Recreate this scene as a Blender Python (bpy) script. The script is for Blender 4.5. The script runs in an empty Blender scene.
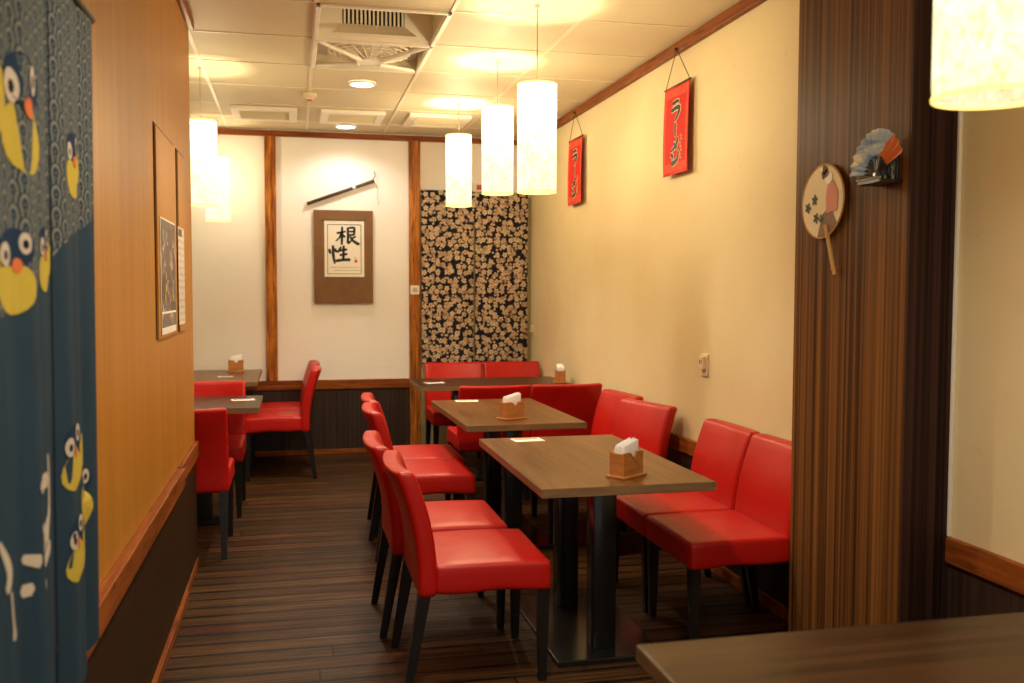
import bpy, bmesh, math, random
from mathutils import Vector, Matrix, noise
random.seed(7)
PI = math.pi
S = bpy.context.scene
C = S.collection

# ------------------------------------------------------------------ camera
cam = bpy.data.cameras.new('camera')
cam_o = bpy.data.objects.new('camera', cam)
C.objects.link(cam_o)
YAW, PITCH, ROLL = math.radians(12.83), math.radians(3.04), math.radians(.13)
cam.sensor_width = 36.0
cam.lens = 953 / 1024 * 36
cam.clip_start = .05
cam_o.matrix_world = (Matrix.Translation((0, 0, 1.45)) @ Matrix.Rotation(-YAW, 4, 'Z')
                      @ Matrix.Rotation(PI / 2 - PITCH, 4, 'X') @ Matrix.Rotation(ROLL, 4, 'Z'))
cam.dof.use_dof = True
cam.dof.focus_distance = 4.3
cam.dof.aperture_fstop = 3.0
S.camera = cam_o

# ------------------------------------------------------------------ world, exposure
w = bpy.data.worlds.new('world')
S.world = w
w.use_nodes = True
w.node_tree.nodes['Background'].inputs[0].default_value = (1.0, .93, .84, 1)
w.node_tree.nodes['Background'].inputs[1].default_value = .38
vs = S.view_settings
vs.view_transform = 'Standard'
vs.look = 'None'
vs.exposure = 0.94
vs.gamma = 1.0
vs.use_curve_mapping = False
WARM = (1.0, .83, .52)
PENDANT_POWER = 25
SHADE_GLOW = .85
SHADE_THROUGH = .12
SHADE_CLEAR = .38


def lamp(name, kind, loc, power, col=WARM, size=.1, rot=(0, 0, 0), spot=None):
    l = bpy.data.lights.new(name, kind)
    l.energy = power
    l.color = col
    if kind == 'AREA':
        l.shape = 'DISK'
        l.size = size
    else:
        l.shadow_soft_size = size
    if spot:
        l.spot_size = math.radians(spot)
        l.spot_blend = .6
    o = bpy.data.objects.new(name, l)
    o.location = loc
    o.rotation_euler = rot
    C.objects.link(o)
    return o


# unseen front-fill spots added along the ceiling; beams of the two modelled downlights follow
for x, y in ((.45, 4.3), (.45, 2.3), (.45, .5), (.45, -1.2)):
    lamp('fill_or_downlight_beam', 'SPOT', (x, y, 2.80), 56, (1.0, .88, .70), .08, spot=125)
lamp('fill_or_downlight_beam', 'SPOT', (.452, 6.52, 2.80), 72, (1.0, .90, .74), .07, spot=115)
lamp('fill_or_downlight_beam', 'SPOT', (.43, 8.15, 2.80), 13, (1.0, .93, .84), .07, spot=150)


# ------------------------------------------------------------------ node helpers
class NT:
    def __init__(self, name):
        self.m = bpy.data.materials.new(name)
        self.m.use_nodes = True
        self.t = self.m.node_tree
        self.b = self.t.nodes['Principled BSDF']

    def n(self, kind, **kw):
        x = self.t.nodes.new(kind)
        for k, v in kw.items():
            setattr(x, k, v)
        return x

    def l(self, a, b):
        self.t.links.new(a, b)

    def math(self, op, a, b=None, c=None, clamp=False):
        x = self.n('ShaderNodeMath', operation=op, use_clamp=clamp)
        for i, v in enumerate((a, b, c)):
            if v is None:
                continue
            if isinstance(v, (int, float)):
                x.inputs[i].default_value = v
            else:
                self.l(v, x.inputs[i])
        return x.outputs[0]

    def coord(self, scale=(1, 1, 1), loc=(0, 0, 0)):
        tc = self.n('ShaderNodeTexCoord')
        mp = self.n('ShaderNodeMapping')
        mp.inputs['Scale'].default_value = scale
        mp.inputs['Location'].default_value = loc
        self.l(tc.outputs['Object'], mp.inputs['Vector'])
        return mp.outputs[0]

    def xyz(self, v=None):
        s = self.n('ShaderNodeSeparateXYZ')
        self.l(v if v is not None else self.coord(), s.inputs[0])
        return s.outputs

    def noise(self, vec, scale, detail=3, rough=.5, dist=0.0):
        x = self.n('ShaderNodeTexNoise')
        x.inputs['Scale'].default_value = scale
        x.inputs['Detail'].default_value = detail
        x.inputs['Roughness'].default_value = rough
        x.inputs['Distortion'].default_value = dist
        self.l(vec, x.inputs['Vector'])
        return x.outputs['Fac']

    def ramp(self, fac, stops):
        r = self.n('ShaderNodeValToRGB')
        e = r.color_ramp.elements
        while len(e) < len(stops):
            e.new(.5)
        for i, (p, c) in enumerate(stops):
            e[i].position = p
            e[i].color = (*c, 1)
        self.l(fac, r.inputs[0])
        return r.outputs[0]

    def mix(self, fac, a, b, mode='MIX'):
        x = self.n('ShaderNodeMix', data_type='RGBA', blend_type=mode)
        for i, v in ((0, fac), (6, a), (7, b)):
            if isinstance(v, (int, float)):
                x.inputs[i].default_value = v
            elif isinstance(v, tuple):
                x.inputs[i].default_value = (*v, 1)
            else:
                self.l(v, x.inputs[i])
        return x.outputs[2]

    def bump(self, h, strength=.3, dist=.01):
        x = self.n('ShaderNodeBump')
        x.inputs['Strength'].default_value = strength
        x.inputs['Distance'].default_value = dist
        self.l(h, x.inputs['Height'])
        self.l(x.outputs[0], self.b.inputs['Normal'])

    def base(self, c):
        if isinstance(c, tuple):
            self.b.inputs['Base Color'].default_value = (*c, 1)
        else:
            self.l(c, self.b.inputs['Base Color'])

    def set(self, rough=.5, spec=.5, metal=0.0, coat=0.0):
        self.b.inputs['Roughness'].default_value = rough
        self.b.inputs['Specular IOR Level'].default_value = spec
        self.b.inputs['Metallic'].default_value = metal
        self.b.inputs['Coat Weight'].default_value = 0
        return self.m


def plain(name, col, rough=.5, spec=.5, metal=0.0, coat=0.0, var=.0):
    t = NT(name)
    if var:
        f = t.noise(t.coord(), 9, 4)
        t.base(t.mix(f, tuple(max(0, c * (1 - var)) for c in col), tuple(c * (1 + var) for c in col)))
    else:
        f = t.noise(t.coord(), 40, 2)
        t.base(t.mix(f, tuple(c * .96 for c in col), tuple(c * 1.04 for c in col)))
    return t.set(rough, spec, metal, coat)


def wood(name, c0, c1, scale, rough=.4, coat=0.0, spec=.4, lo=.3, hi=.7, dark=None, bump=.1):
    """grain: noise squeezed across the board; scale is a per-axis frequency"""
    t = NT(name)
    v = t.coord(scale)
    a = t.noise(v, 1, 5, .62, .3)
    col = t.ramp(a, [(lo, c0), (hi, c1)])
    if dark:
        b = t.noise(t.coord(tuple(s * 2.3 for s in scale), (3.1, 1.7, 5.2)), 1, 3, .6, .6)
        col = t.mix(t.ramp(b, [(.52, (0, 0, 0)), (.72, (1, 1, 1))]), col, dark)
    t.base(col)
    if bump:
        t.bump(a, bump, .003)
    return t.set(rough, spec, 0, coat)


M = {}
M['cream'] = None


def wall_paint(name, col, stain):
    t = NT(name)
    f = t.noise(t.coord(), 1.3, 4, .55)
    g = t.noise(t.coord((1, 1, 1), (7, 3, 1)), 14, 5, .6)
    c = t.mix(t.ramp(f, [(.38, (0, 0, 0)), (.72, (1, 1, 1))]), col, stain)
    c = t.mix(t.ramp(g, [(.66, (0, 0, 0)), (.82, (.5, .5, .5))]), c, tuple(s * .82 for s in stain))
    t.base(c)
    t.bump(g, .08, .004)
    return t.set(.62, .3)


M['wall_back'] = wall_paint('off_white_plaster', (.88, .835, .79), (.85, .80, .75))
M['wall_right'] = wall_paint('yellow_cream_plaster', (.75, .63, .385), (.70, .56, .315))
M['ceiling'] = wall_paint('ceiling_board', (.68, .585, .405), (.64, .54, .36))
M['bar'] = plain('ceiling_bar_paint', (.76, .67, .49), .45)
M['laminate'] = wood('light_wood_laminate', (.39, .158, .018), (.49, .218, .030), (22, 22, .35), .42, 0, .25, bump=.03)
M['dark_panel_left'] = wood('dark_brown_panelling', (.022, .010, .004), (.050, .024, .010), (60, 60, .5), .5, 0, .12, .35, .68)
M['dark_panel'] = wood('dark_striped_panelling', (.018, .010, .008), (.055, .032, .022), (60, 60, .5), .42, 0, .35, .35, .68)
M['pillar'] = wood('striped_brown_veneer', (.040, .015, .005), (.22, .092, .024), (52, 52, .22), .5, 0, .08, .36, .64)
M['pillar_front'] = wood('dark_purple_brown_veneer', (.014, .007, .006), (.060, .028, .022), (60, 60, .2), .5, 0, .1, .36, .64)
M['trim'] = wood('red_brown_timber', (.20, .048, .008), (.36, .105, .018), (5, 5, 14), .45, 0, .15, dark=(.10, .025, .008))
M['trim_x'] = wood('red_brown_timber_long', (.16, .038, .007), (.33, .095, .016), (2.0, 30, 30), .45, 0, .15, dark=(.09, .022, .007))
M['trim_y'] = wood('red_brown_timber_deep', (.16, .038, .007), (.33, .095, .016), (30, 2.0, 30), .45, 0, .15, dark=(.09, .022, .007))
M['post'] = wood('knotty_timber', (.17, .040, .006), (.56, .20, .028), (26, 26, 2.2), .45, 0, .15, dark=(.10, .026, .006), lo=.36, hi=.62)
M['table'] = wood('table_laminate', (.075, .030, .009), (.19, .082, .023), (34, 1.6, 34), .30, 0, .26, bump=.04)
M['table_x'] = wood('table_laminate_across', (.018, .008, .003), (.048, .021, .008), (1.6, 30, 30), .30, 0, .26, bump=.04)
M['edge'] = wood('table_edge_band', (.15, .085, .04), (.26, .155, .075), (6, 6, 60), .35, 0, .4)
M['black_metal'] = plain('black_painted_metal', (.010, .011, .011), .22, .5)
M['leg'] = plain('black_lacquer', (.012, .010, .010), .25, .5)
M['holder'] = wood('holder_wood', (.36, .13, .03), (.55, .24, .07), (8, 8, 50), .4)
M['napkin'] = plain('napkin_paper', (.86, .84, .84), .8)
M['card'] = plain('card_paper', (.85, .80, .72), .5)
M['card_orange'] = plain('card_orange_print', (.72, .25, .06), .5)
M['card_dark'] = plain('card_dark_print', (.10, .06, .05), .5)
M['white'] = plain('white_plastic', (.80, .77, .70), .4)
M['ivory'] = plain('ivory_plastic', (.72, .60, .40), .4)
M['red_print'] = plain('red_print', (.62, .05, .03), .6)
M['cord'] = plain('dark_cord', (.035, .02, .015), .7)
M['wire'] = plain('lamp_wire', (.50, .40, .25), .5)
M['black_ink'] = plain('black_ink', (.008, .008, .012), .6)
M['cream_ink'] = plain('cream_ink', (.80, .66, .42), .6)
M['gold_ink'] = plain('gold_ink', (.62, .34, .06), .6)
M['paper'] = plain('rice_paper', (.84, .78, .66), .7, var=.03)
M['board'] = wood('brown_board', (.17, .075, .026), (.21, .098, .036), (9, 9, 9), .6, bump=.03)
M['olive'] = plain('olive_grey_paint', (.34, .28, .13), .6)
M['bamboo'] = wood('bamboo', (.48, .25, .07), (.62, .36, .12), (20, 20, 3), .4)
M['stick'] = wood('dark_bamboo', (.018, .009, .007), (.10, .040, .020), (2, 30, 30), .35, .3)
M['steel'] = plain('grey_steel', (.55, .52, .48), .3, .5, .8)
M['dark_void'] = plain('dark_cavity', (.02, .016, .012), .8)
M['soft_white'] = plain('white_moulding', (.86, .80, .68), .35)
M['clear_grey'] = plain('silver_film', (.62, .60, .60), .18, .6, .5)


def leather():
    t = NT('red_leatherette')
    f = t.noise(t.coord(), 6, 3)
    t.base(t.mix(f, (.40, .006, .004), (.50, .010, .006)))
    g = t.noise(t.coord((1, 1, 1), (2, 2, 2)), 5, 4, .55, .8)
    t.bump(g, .16, .02)
    return t.set(.36, .36)


M['red'] = leather()


def floor_mat():
    t = NT('worn_plank_floor')
    x, y, z = t.xyz()
    row = t.math('DIVIDE', y, .118)
    idx = t.math('FLOOR', row)
    fr = t.math('FRACT', row)
    wn = t.n('ShaderNodeTexWhiteNoise', noise_dimensions='1D')
    t.l(idx, wn.inputs['W'])
    off = wn.outputs['Value']
    bx = t.math('ADD', t.math('DIVIDE', x, 1.9), t.math('MULTIPLY', off, 3.0))
    bid = t.math('FLOOR', bx)
    bfr = t.math('FRACT', bx)
    wn2 = t.n('ShaderNodeTexWhiteNoise', noise_dimensions='2D')
    cv = t.n('ShaderNodeCombineXYZ')
    t.l(idx, cv.inputs[0])
    t.l(bid, cv.inputs[1])
    t.l(cv.outputs[0], wn2.inputs['Vector'])
    tone = wn2.outputs['Value']
    gv = t.n('ShaderNodeCombineXYZ')
    t.l(t.math('MULTIPLY', x, 2.2), gv.inputs[0])
    t.l(t.math('MULTIPLY', y, 66.0), gv.inputs[1])
    t.l(t.math('MULTIPLY', off, 40.0), gv.inputs[2])
    grain = t.noise(gv.outputs[0], 1, 5, .65, .4)
    col = t.ramp(grain, [(.30, (.018, .008, .003)), (.50, (.070, .032, .011)), (.76, (.155, .076, .027))])
    worn = t.noise(t.coord((.7, 2.2, 1)), 1.7, 3, .6)
    red = t.ramp(grain, [(.30, (.020, .006, .003)), (.74, (.15, .042, .013))])
    col = t.mix(t.ramp(worn, [(.48, (0, 0, 0)), (.66, (.85, .85, .85))]), col, red)
    col = t.mix(1.0, col, t.ramp(tone, [(0, (.56, .56, .56)), (1, (1.0, 1.0, 1.0))]), 'MULTIPLY')
    gap = t.math('LESS_THAN', t.math('MINIMUM', fr, t.math('SUBTRACT', 1.0, fr)), t.math('MULTIPLY', t.noise(t.coord((3, 12, 1)), 1, 2), .17))
    gap2 = t.math('LESS_THAN', bfr, .004)
    g = t.math('MAXIMUM', gap, gap2)
    col = t.mix(g, col, (.008, .004, .003))
    t.base(col)
    h = t.math('SUBTRACT', t.math('MULTIPLY', grain, .5), g)
    t.bump(h, .35, .006)
    rr = t.ramp(grain, [(.3, (.55, .55, .55)), (.7, (.33, .33, .33))])
    t.l(rr, t.b.inputs['Roughness'])
    t.b.inputs['Specular IOR Level'].default_value = .14
    return t.m


M['floor'] = floor_mat()


def shade_mat():
    t = NT('lamp_paper')
    f = t.noise(t.coord((1, 1, 1)), 14, 6, .7, 1.2)
    g = t.noise(t.coord((1, 1, .6), (4, 1, 2)), 34, 3, .6, 2.5)
    k = t.math('MAXIMUM', f, g)
    col = t.ramp(k, [(.42, (1.0, .93, .68)), (.58, (1.0, .84, .42)), (.70, (.86, .52, .12))])
    em = t.n('ShaderNodeEmission')
    t.l(col, em.inputs[0])
    em.inputs[1].default_value = SHADE_GLOW
    tr = t.n('ShaderNodeBsdfTranslucent')
    t.l(t.mix(1.0, col, (SHADE_THROUGH,) * 3, 'MULTIPLY'), tr.inputs[0])
    ad = t.n('ShaderNodeAddShader')
    t.l(em.outputs[0], ad.inputs[0])
    t.l(tr.outputs[0], ad.inputs[1])
    tp = t.n('ShaderNodeBsdfTransparent')
    mx = t.n('ShaderNodeMixShader')
    mx.inputs[0].default_value = SHADE_CLEAR
    t.l(ad.outputs[0], mx.inputs[1])
    t.l(tp.outputs[0], mx.inputs[2])
    t.l(mx.outputs[0], t.t.nodes['Material Output'].inputs[0])
    return t.m


M['shade'] = shade_mat()
t = NT('glowing_paper_rim')
t.base((.85, .62, .18))
t.b.inputs['Emission Color'].default_value = (1.0, .70, .16, 1)
t.b.inputs['Emission Strength'].default_value = .9
M['rim'] = t.m
t = NT('lit_diffuser')
t.base((.9, .88, .8))
t.b.inputs['Emission Color'].default_value = (1.0, .90, .72, 1)
t.b.inputs['Emission Strength'].default_value = 5.0
M['glow'] = t.m


def floral_mat():
    t = NT('plum_blossom_cotton')
    x, y, z = t.xyz()
    col = None
    base = t.mix(t.noise(t.coord(), 30, 2), (.006, .007, .014), (.016, .016, .026))
    for k, (sc, ox, rad, c1, c2) in enumerate(((17.0, 0.0, .42, (.70, .55, .38), (.46, .34, .24)),
                                               (20.0, 5.3, .36, (.42, .29, .20), (.28, .19, .14)),
                                               (31.0, 2.7, .36, (.74, .56, .36), (.56, .40, .26)))):
        cv = t.n('ShaderNodeCombineXYZ')
        t.l(t.math('ADD', x, ox), cv.inputs[0])
        t.l(z, cv.inputs[1])
        vo = t.n('ShaderNodeTexVoronoi', voronoi_dimensions='2D', feature='F1')
        vo.inputs['Scale'].default_value = sc
        vo.inputs['Randomness'].default_value = .75
        t.l(cv.outputs[0], vo.inputs['Vector'])
        df = t.n('ShaderNodeVectorMath', operation='SUBTRACT')
        t.l(cv.outputs[0], df.inputs[0])
        t.l(vo.outputs['Position'], df.inputs[1])
        sp = t.n('ShaderNodeSeparateXYZ')
        t.l(df.outputs[0], sp.inputs[0])
        r = t.math('MULTIPLY', t.math('SQRT', t.math('ADD', t.math('POWER', sp.outputs[0], 2.0), t.math('POWER', sp.outputs[1], 2.0))), sc)
        an = t.math('ARCTAN2', sp.outputs[1], sp.outputs[0])
        sc_ = t.n('ShaderNodeSeparateColor')
        t.l(vo.outputs['Color'], sc_.inputs[0])
        an = t.math('ADD', an, t.math('MULTIPLY', sc_.outputs[0], 6.28))
        pet = t.math('ADD', .62, t.math('MULTIPLY', .38, t.math('ABSOLUTE', t.math('COSINE', t.math('MULTIPLY', an, 2.5)))))
        lim = t.math('MULTIPLY', pet, rad)
        ins = t.math('LESS_THAN', r, lim)
        if k:
            ins = t.math('MULTIPLY', ins, t.math('GREATER_THAN', sc_.outputs[1], .62 if k == 1 else .5))
        core = t.math('LESS_THAN', r, rad * .22)
        ring = t.math('MULTIPLY', t.math('GREATER_THAN', r, rad * .30), t.math('LESS_THAN', r, rad * .37))
        fc = t.mix(sc_.outputs[2], c1, c2)
        fc = t.mix(core, fc, (.66, .30, .08))
        fc = t.mix(ring, fc, (.10, .06, .04))
        base = t.mix(ins, base, fc)
    t.base(base)
    return t.set(.85, .2)


M['floral'] = floral_mat()


def noren_mat():
    """navy cloth; overlapping wave scales printed on its upper part"""
    t = NT('navy_wave_cotton')
    x, y, z = t.xyz()
    navy = t.mix(t.noise(t.coord((1, 6, 1)), 6, 3), (.013, .031, .054), (.022, .048, .078))
    out = None
    r0 = .042
    hit = None
    line = None
    for k in (0, 1, 2):
        rowf = t.math('FLOOR', t.math('DIVIDE', z, r0 * .5))
        row = t.math('SUBTRACT', rowf, float(k))
        cz = t.math('MULTIPLY', row, r0 * .5)
        sh = t.math('MULTIPLY', t.math('MODULO', row, 2.0), .5)
        cellf = t.math('SUBTRACT', t.math('DIVIDE', y, 2 * r0), sh)
        fy = t.math('MULTIPLY', t.math('SUBTRACT', t.math('FRACT', cellf), .5), 2 * r0)
        d = t.math('SQRT', t.math('ADD', t.math('POWER', fy, 2.0), t.math('POWER', t.math('SUBTRACT', z, cz), 2.0)))
        ins = t.math('LESS_THAN', d, r0)
        ring = t.math('GREATER_THAN', t.math('COSINE', t.math('MULTIPLY', d, 2 * PI / (r0 / 2.6))), .35)
        val = t.math('MULTIPLY', ins, ring)
        if hit is None:
            line, hit = val, ins
        else:
            free = t.math('SUBTRACT', 1.0, hit)
            line = t.math('ADD', line, t.math('MULTIPLY', free, val))
            hit = t.math('MAXIMUM', hit, ins)
    edge = t.math('ADD', t.math('MULTIPLY', t.math('SUBTRACT', y, 1.9), .30), 1.40)
    up = t.math('GREATER_THAN', z, t.math('ADD', edge, t.math('MULTIPLY', t.noise(t.coord(), 4, 2), .14)))
    fac = t.math('MULTIPLY', t.math('MULTIPLY', line, up), .5)
    t.base(t.mix(fac, navy, (.36, .32, .22)))
    return t.set(.9, .15)


M['noren'] = noren_mat()
M['bird_yellow'] = plain('yellow_print', (.46, .35, .05), .9, .1)
M['bird_cream'] = plain('pale_print', (.50, .43, .35), .9, .1)
M['bird_navy'] = plain('navy_print', (.010, .028, .065), .9, .1)
M['bird_black'] = plain('black_print', (.01, .01, .012), .9, .1)
M['bird_orange'] = plain('orange_print', (.58, .15, .05), .9, .1)


def banner_mat():
    """red cloth, a paler woven border inside its edge (local x across, z down)"""
    t = NT('red_banner_cloth')
    x, y, z = t.xyz()
    ax = t.math('ABSOLUTE', x)
    dx = t.math('SUBTRACT', .172, ax)
    dz = t.math('MINIMUM', t.math('ABSOLUTE', z), t.math('ADD', z, .49))
    band = t.math('MAXIMUM', t.math('MULTIPLY', t.math('LESS_THAN', dx, .036), t.math('GREATER_THAN', dx, .010)),
                  t.math('MULTIPLY', t.math('LESS_THAN', dz, .062), t.math('GREATER_THAN', dz, .014)))
    inn = t.math('MULTIPLY', t.math('GREATER_THAN', dx, .012), t.math('GREATER_THAN', dz, .014))
    band = t.math('MULTIPLY', band, inn)
    w1 = t.math('SINE', t.math('MULTIPLY', x, 420.0))
    w2 = t.math('SINE', t.math('MULTIPLY', z, 420.0))
    pat = t.math('GREATER_THAN', t.math('MULTIPLY', w1, w2), .0)
    fac = t.math('MULTIPLY', band, t.math('ADD', .08, t.math('MULTIPLY', pat, .42)))
    t.base(t.mix(fac, (.58, .018, .012), (.72, .22, .10)))
    return t.set(.75, .25)


M['banner'] = banner_mat()


def poster_mat():
    t = NT('poster_photo_print')
    f = t.noise(t.coord((1, 1, 1)), 13, 4, .6, .8)
    c = t.ramp(f, [(.36, (.015, .012, .012)), (.50, (.07, .05, .045)), (.60, (.30, .20, .16)), (.72, (.62, .54, .45))])
    g = t.noise(t.coord((1, 1, 1), (9, 9, 9)), 9, 2)
    c = t.mix(t.ramp(g, [(.60, (0, 0, 0)), (.63, (1, 1, 1))]), c, (.62, .38, .03))
    t.base(c)
    return t.set(.25, .5)


M['poster'] = poster_mat()


def menu_mat():
    t = NT('menu_sheet_print')
    x, y, z = t.xyz()
    row = t.math('GREATER_THAN', t.math('SINE', t.math('MULTIPLY', z, 210.0)), .25)
    cell = t.noise(t.coord((1, 60, 30)), 1, 1)
    ink = t.math('MULTIPLY', row, t.math('GREATER_THAN', cell, .50))
    t.base(t.mix(t.math('MULTIPLY', ink, .55), (.72, .64, .54), (.25, .16, .12)))
    return t.set(.3, .4)


M['menu'] = menu_mat()


# ------------------------------------------------------------------ mesh helpers
def new():
    return bmesh.new()


def obj(name, bm, mat, parent=None, smooth=False, loc=None, rot=None, mats=None):
    bmesh.ops.recalc_face_normals(bm, faces=bm.faces[:])
    me = bpy.data.meshes.new(name)
    bm.to_mesh(me)
    bm.free()
    for m in (mats or [mat]):
        me.materials.append(m)
    if smooth:
        for p in me.polygons:
            p.use_smooth = True
        me.set_sharp_from_angle(angle=math.radians(42))
    o = bpy.data.objects.new(name, me)
    C.objects.link(o)
    if parent:
        o.parent = parent
    if loc:
        o.location = loc
    if rot:
        o.rotation_euler = rot
    return o


def thing(name, label, cat, loc=(0, 0, 0), rz=0.0, group=None):
    o = bpy.data.objects.new(name, None)
    o.empty_display_size = .1
    C.objects.link(o)
    o.location = loc
    o.rotation_euler = (0, 0, rz)
    return tag(o, label, cat, group)


def tag(o, label, cat, group=None):
    o['label'] = label
    o['category'] = cat
    if group:
        o['group'] = group
    return o


def struct(name, bm, mat, smooth=False, label=None):
    o = obj(name, bm, mat, None, smooth)
    o['kind'] = 'structure'
    return o


def dup(root, loc, rz, label, group=None, sc=None):
    r = root.copy()
    C.objects.link(r)
    r.location = loc
    r.rotation_euler = (0, 0, rz)
    r['label'] = label
    if group:
        r['group'] = group
    if sc:
        r.scale = sc
    for ch in list(root.children):
        c = ch.copy()
        C.objects.link(c)
        c.parent = r
        for g in ch.children:
            d = g.copy()
            C.objects.link(d)
            d.parent = c
    return r


def box(bm, x0, x1, y0, y1, z0, z1, bev=0.0, seg=2):
    g = bmesh.ops.create_cube(bm, size=1)
    vs_ = g['verts']
    for v in vs_:
        v.co = Vector((x0 + (v.co.x + .5) * (x1 - x0), y0 + (v.co.y + .5) * (y1 - y0), z0 + (v.co.z + .5) * (z1 - z0)))
    if bev:
        ed = list({e for v in vs_ for e in v.link_edges})
        bmesh.ops.bevel(bm, geom=ed, offset=bev, segments=seg, affect='EDGES', profile=.5)
    return bm


def rbox(bm, x0, x1, y0, y1, z0, z1, r, mid=(6, 6, 6), rs=3, fn=None):
    """rounded box with an even grid; fn(Vector local -1..1, Vector pos) -> pos"""
    def axis(h, m):
        inner = h - r
        pts = [-h + r * (1 - math.cos(PI / 2 * i / rs)) for i in range(rs)]
        a = [-inner + 2 * inner * i / m for i in range(m + 1)]
        return pts + a + [-p for p in reversed(pts)]
    hx, hy, hz = (x1 - x0) / 2, (y1 - y0) / 2, (z1 - z0) / 2
    cx, cy, cz = (x1 + x0) / 2, (y1 + y0) / 2, (z1 + z0) / 2
    ax, ay, az = axis(hx, mid[0]), axis(hy, mid[1]), axis(hz, mid[2])
    cache = {}

    def vert(p):
        k = tuple(round(c, 6) for c in p)
        if k in cache:
            return cache[k]
        q = Vector(p)
        c = Vector((max(-hx + r, min(hx - r, q.x)), max(-hy + r, min(hy - r, q.y)), max(-hz + r, min(hz - r, q.z))))
        d = q - c
        if d.length > 1e-9:
            q = c + d.normalized() * r
        pos = q + Vector((cx, cy, cz))
        if fn:
            pos = fn(Vector((q.x / hx, q.y / hy, q.z / hz)), pos)
        cache[k] = bm.verts.new(pos)
        return cache[k]

    def face(A, B, mk):
        for i in range(len(A) - 1):
            for j in range(len(B) - 1):
                f = [vert(mk(A[i], B[j])), vert(mk(A[i + 1], B[j])), vert(mk(A[i + 1], B[j + 1])), vert(mk(A[i], B[j + 1]))]
                if len(set(f)) == 4:
                    bm.faces.new(f)
    for s in (-1, 1):
        face(ax, ay, lambda a, b: (a, b, s * hz))
        face(ax, az, lambda a, b: (a, s * hy, b))
        face(ay, az, lambda a, b: (s * hx, a, b))
    return bm


def cyl(bm, p0, p1, r0, r1=None, n=20, caps=True):
    p0, p1 = Vector(p0), Vector(p1)
    r1 = r0 if r1 is None else r1
    d = (p1 - p0).normalized()
    a = d.orthogonal().normalized()
    b = d.cross(a)
    A, B = [], []
    for i in range(n):
        t_ = 2 * PI * i / n
        e = a * math.cos(t_) + b * math.sin(t_)
        A.append(bm.verts.new(p0 + e * r0))
        B.append(bm.verts.new(p1 + e * r1))
    for i in range(n):
        bm.faces.new((A[i], A[(i + 1) % n], B[(i + 1) % n], B[i]))
    if caps:
        bm.faces.new(A)
        bm.faces.new(B)
    return bm


def lathe(bm, prof, n=40, close=False):
    rings = []
    for r, z in prof:
        rings.append([bm.verts.new((r * math.cos(2 * PI * i / n), r * math.sin(2 * PI * i / n), z)) for i in range(n)])
    for a, b in zip(rings, rings[1:] + ([rings[0]] if close else [])):
        for i in range(n):
            bm.faces.new((a[i], a[(i + 1) % n], b[(i + 1) % n], b[i]))
    return rings


def prism(bm, pts, mapf, th):
    """pts 2D outline (convex or simple) -> slab; mapf(u,v,depth)->Vector"""
    A = [bm.verts.new(mapf(u, v, 0)) for u, v in pts]
    B = [bm.verts.new(mapf(u, v, th)) for u, v in pts]
    f1 = bm.faces.new(A)
    f2 = bm.faces.new(B)
    n = len(pts)
    for i in range(n):
        bm.faces.new((A[i], A[(i + 1) % n], B[(i + 1) % n], B[i]))
    bmesh.ops.triangulate(bm, faces=[f1, f2])
    return bm


def spline(pts, steps=8):
    if len(pts) < 3:
        a, b = pts[0], pts[-1]
        return [tuple(a[k] + (b[k] - a[k]) * i / steps for k in range(len(a))) for i in range(steps + 1)]
    P = [pts[0]] + list(pts) + [pts[-1]]
    out = []
    for i in range(1, len(P) - 2):
        for s in range(steps):
            q = s / steps
            v = []
            for k in range(len(P[0])):
                a, b, c, d = P[i - 1][k], P[i][k], P[i + 1][k], P[i + 2][k]
                v.append(.5 * (2 * b + (c - a) * q + (2 * a - 5 * b + 4 * c - d) * q * q + (3 * b - a - 3 * c + d) * q ** 3))
            out.append(tuple(v))
    out.append(tuple(pts[-1]))
    return out


def stroke(bm, pts, mapf, th=.0012, grow=0.0, steps=8):
    """brush stroke: pts (u, v, halfwidth); becomes a thin raised ribbon with round ends"""
    s = spline(pts, steps)
    s = [(u, v, max(w_, .0004) + grow) for u, v, w_ in s]
    L, Rr = [], []
    n = len(s)
    for i, (u, v, w_) in enumerate(s):
        a = s[max(0, i - 1)]
        b = s[min(n - 1, i + 1)]
        d = Vector((b[0] - a[0], b[1] - a[1]))
        d = d.normalized() if d.length > 1e-9 else Vector((1, 0))
        q = Vector((-d.y, d.x))
        L.append((u + q.x * w_, v + q.y * w_))
        Rr.append((u - q.x * w_, v - q.y * w_))

    def cap(i, sign):
        u, v, w_ = s[i]
        a = s[max(0, i - 1)]
        b = s[min(n - 1, i + 1)]
        d = Vector((b[0] - a[0], b[1] - a[1]))
        d = (d.normalized() if d.length > 1e-9 else Vector((1, 0))) * sign
        return (u + d.x * w_ * .7, v + d.y * w_ * .7)
    top = [[bm.verts.new(mapf(*p, th)) for p in side] for side in (L, Rr)]
    bot = [[bm.verts.new(mapf(*p, 0)) for p in side] for side in (L, Rr)]
    for i in range(n - 1):
        bm.faces.new((top[0][i], top[0][i + 1], top[1][i + 1], top[1][i]))
        for k in (0, 1):
            bm.faces.new((top[k][i], bot[k][i], bot[k][i + 1], top[k][i + 1]))
    for i, sg in ((0, -1), (n - 1, 1)):
        c = cap(i, sg)
        ct, cb = bm.verts.new(mapf(*c, th)), bm.verts.new(mapf(*c, 0))
        bm.faces.new((top[0][i], top[1][i], ct))
        bm.faces.new((top[0][i], ct, cb, bot[0][i]))
        bm.faces.new((top[1][i], ct, cb, bot[1][i]))
    return bm


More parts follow.
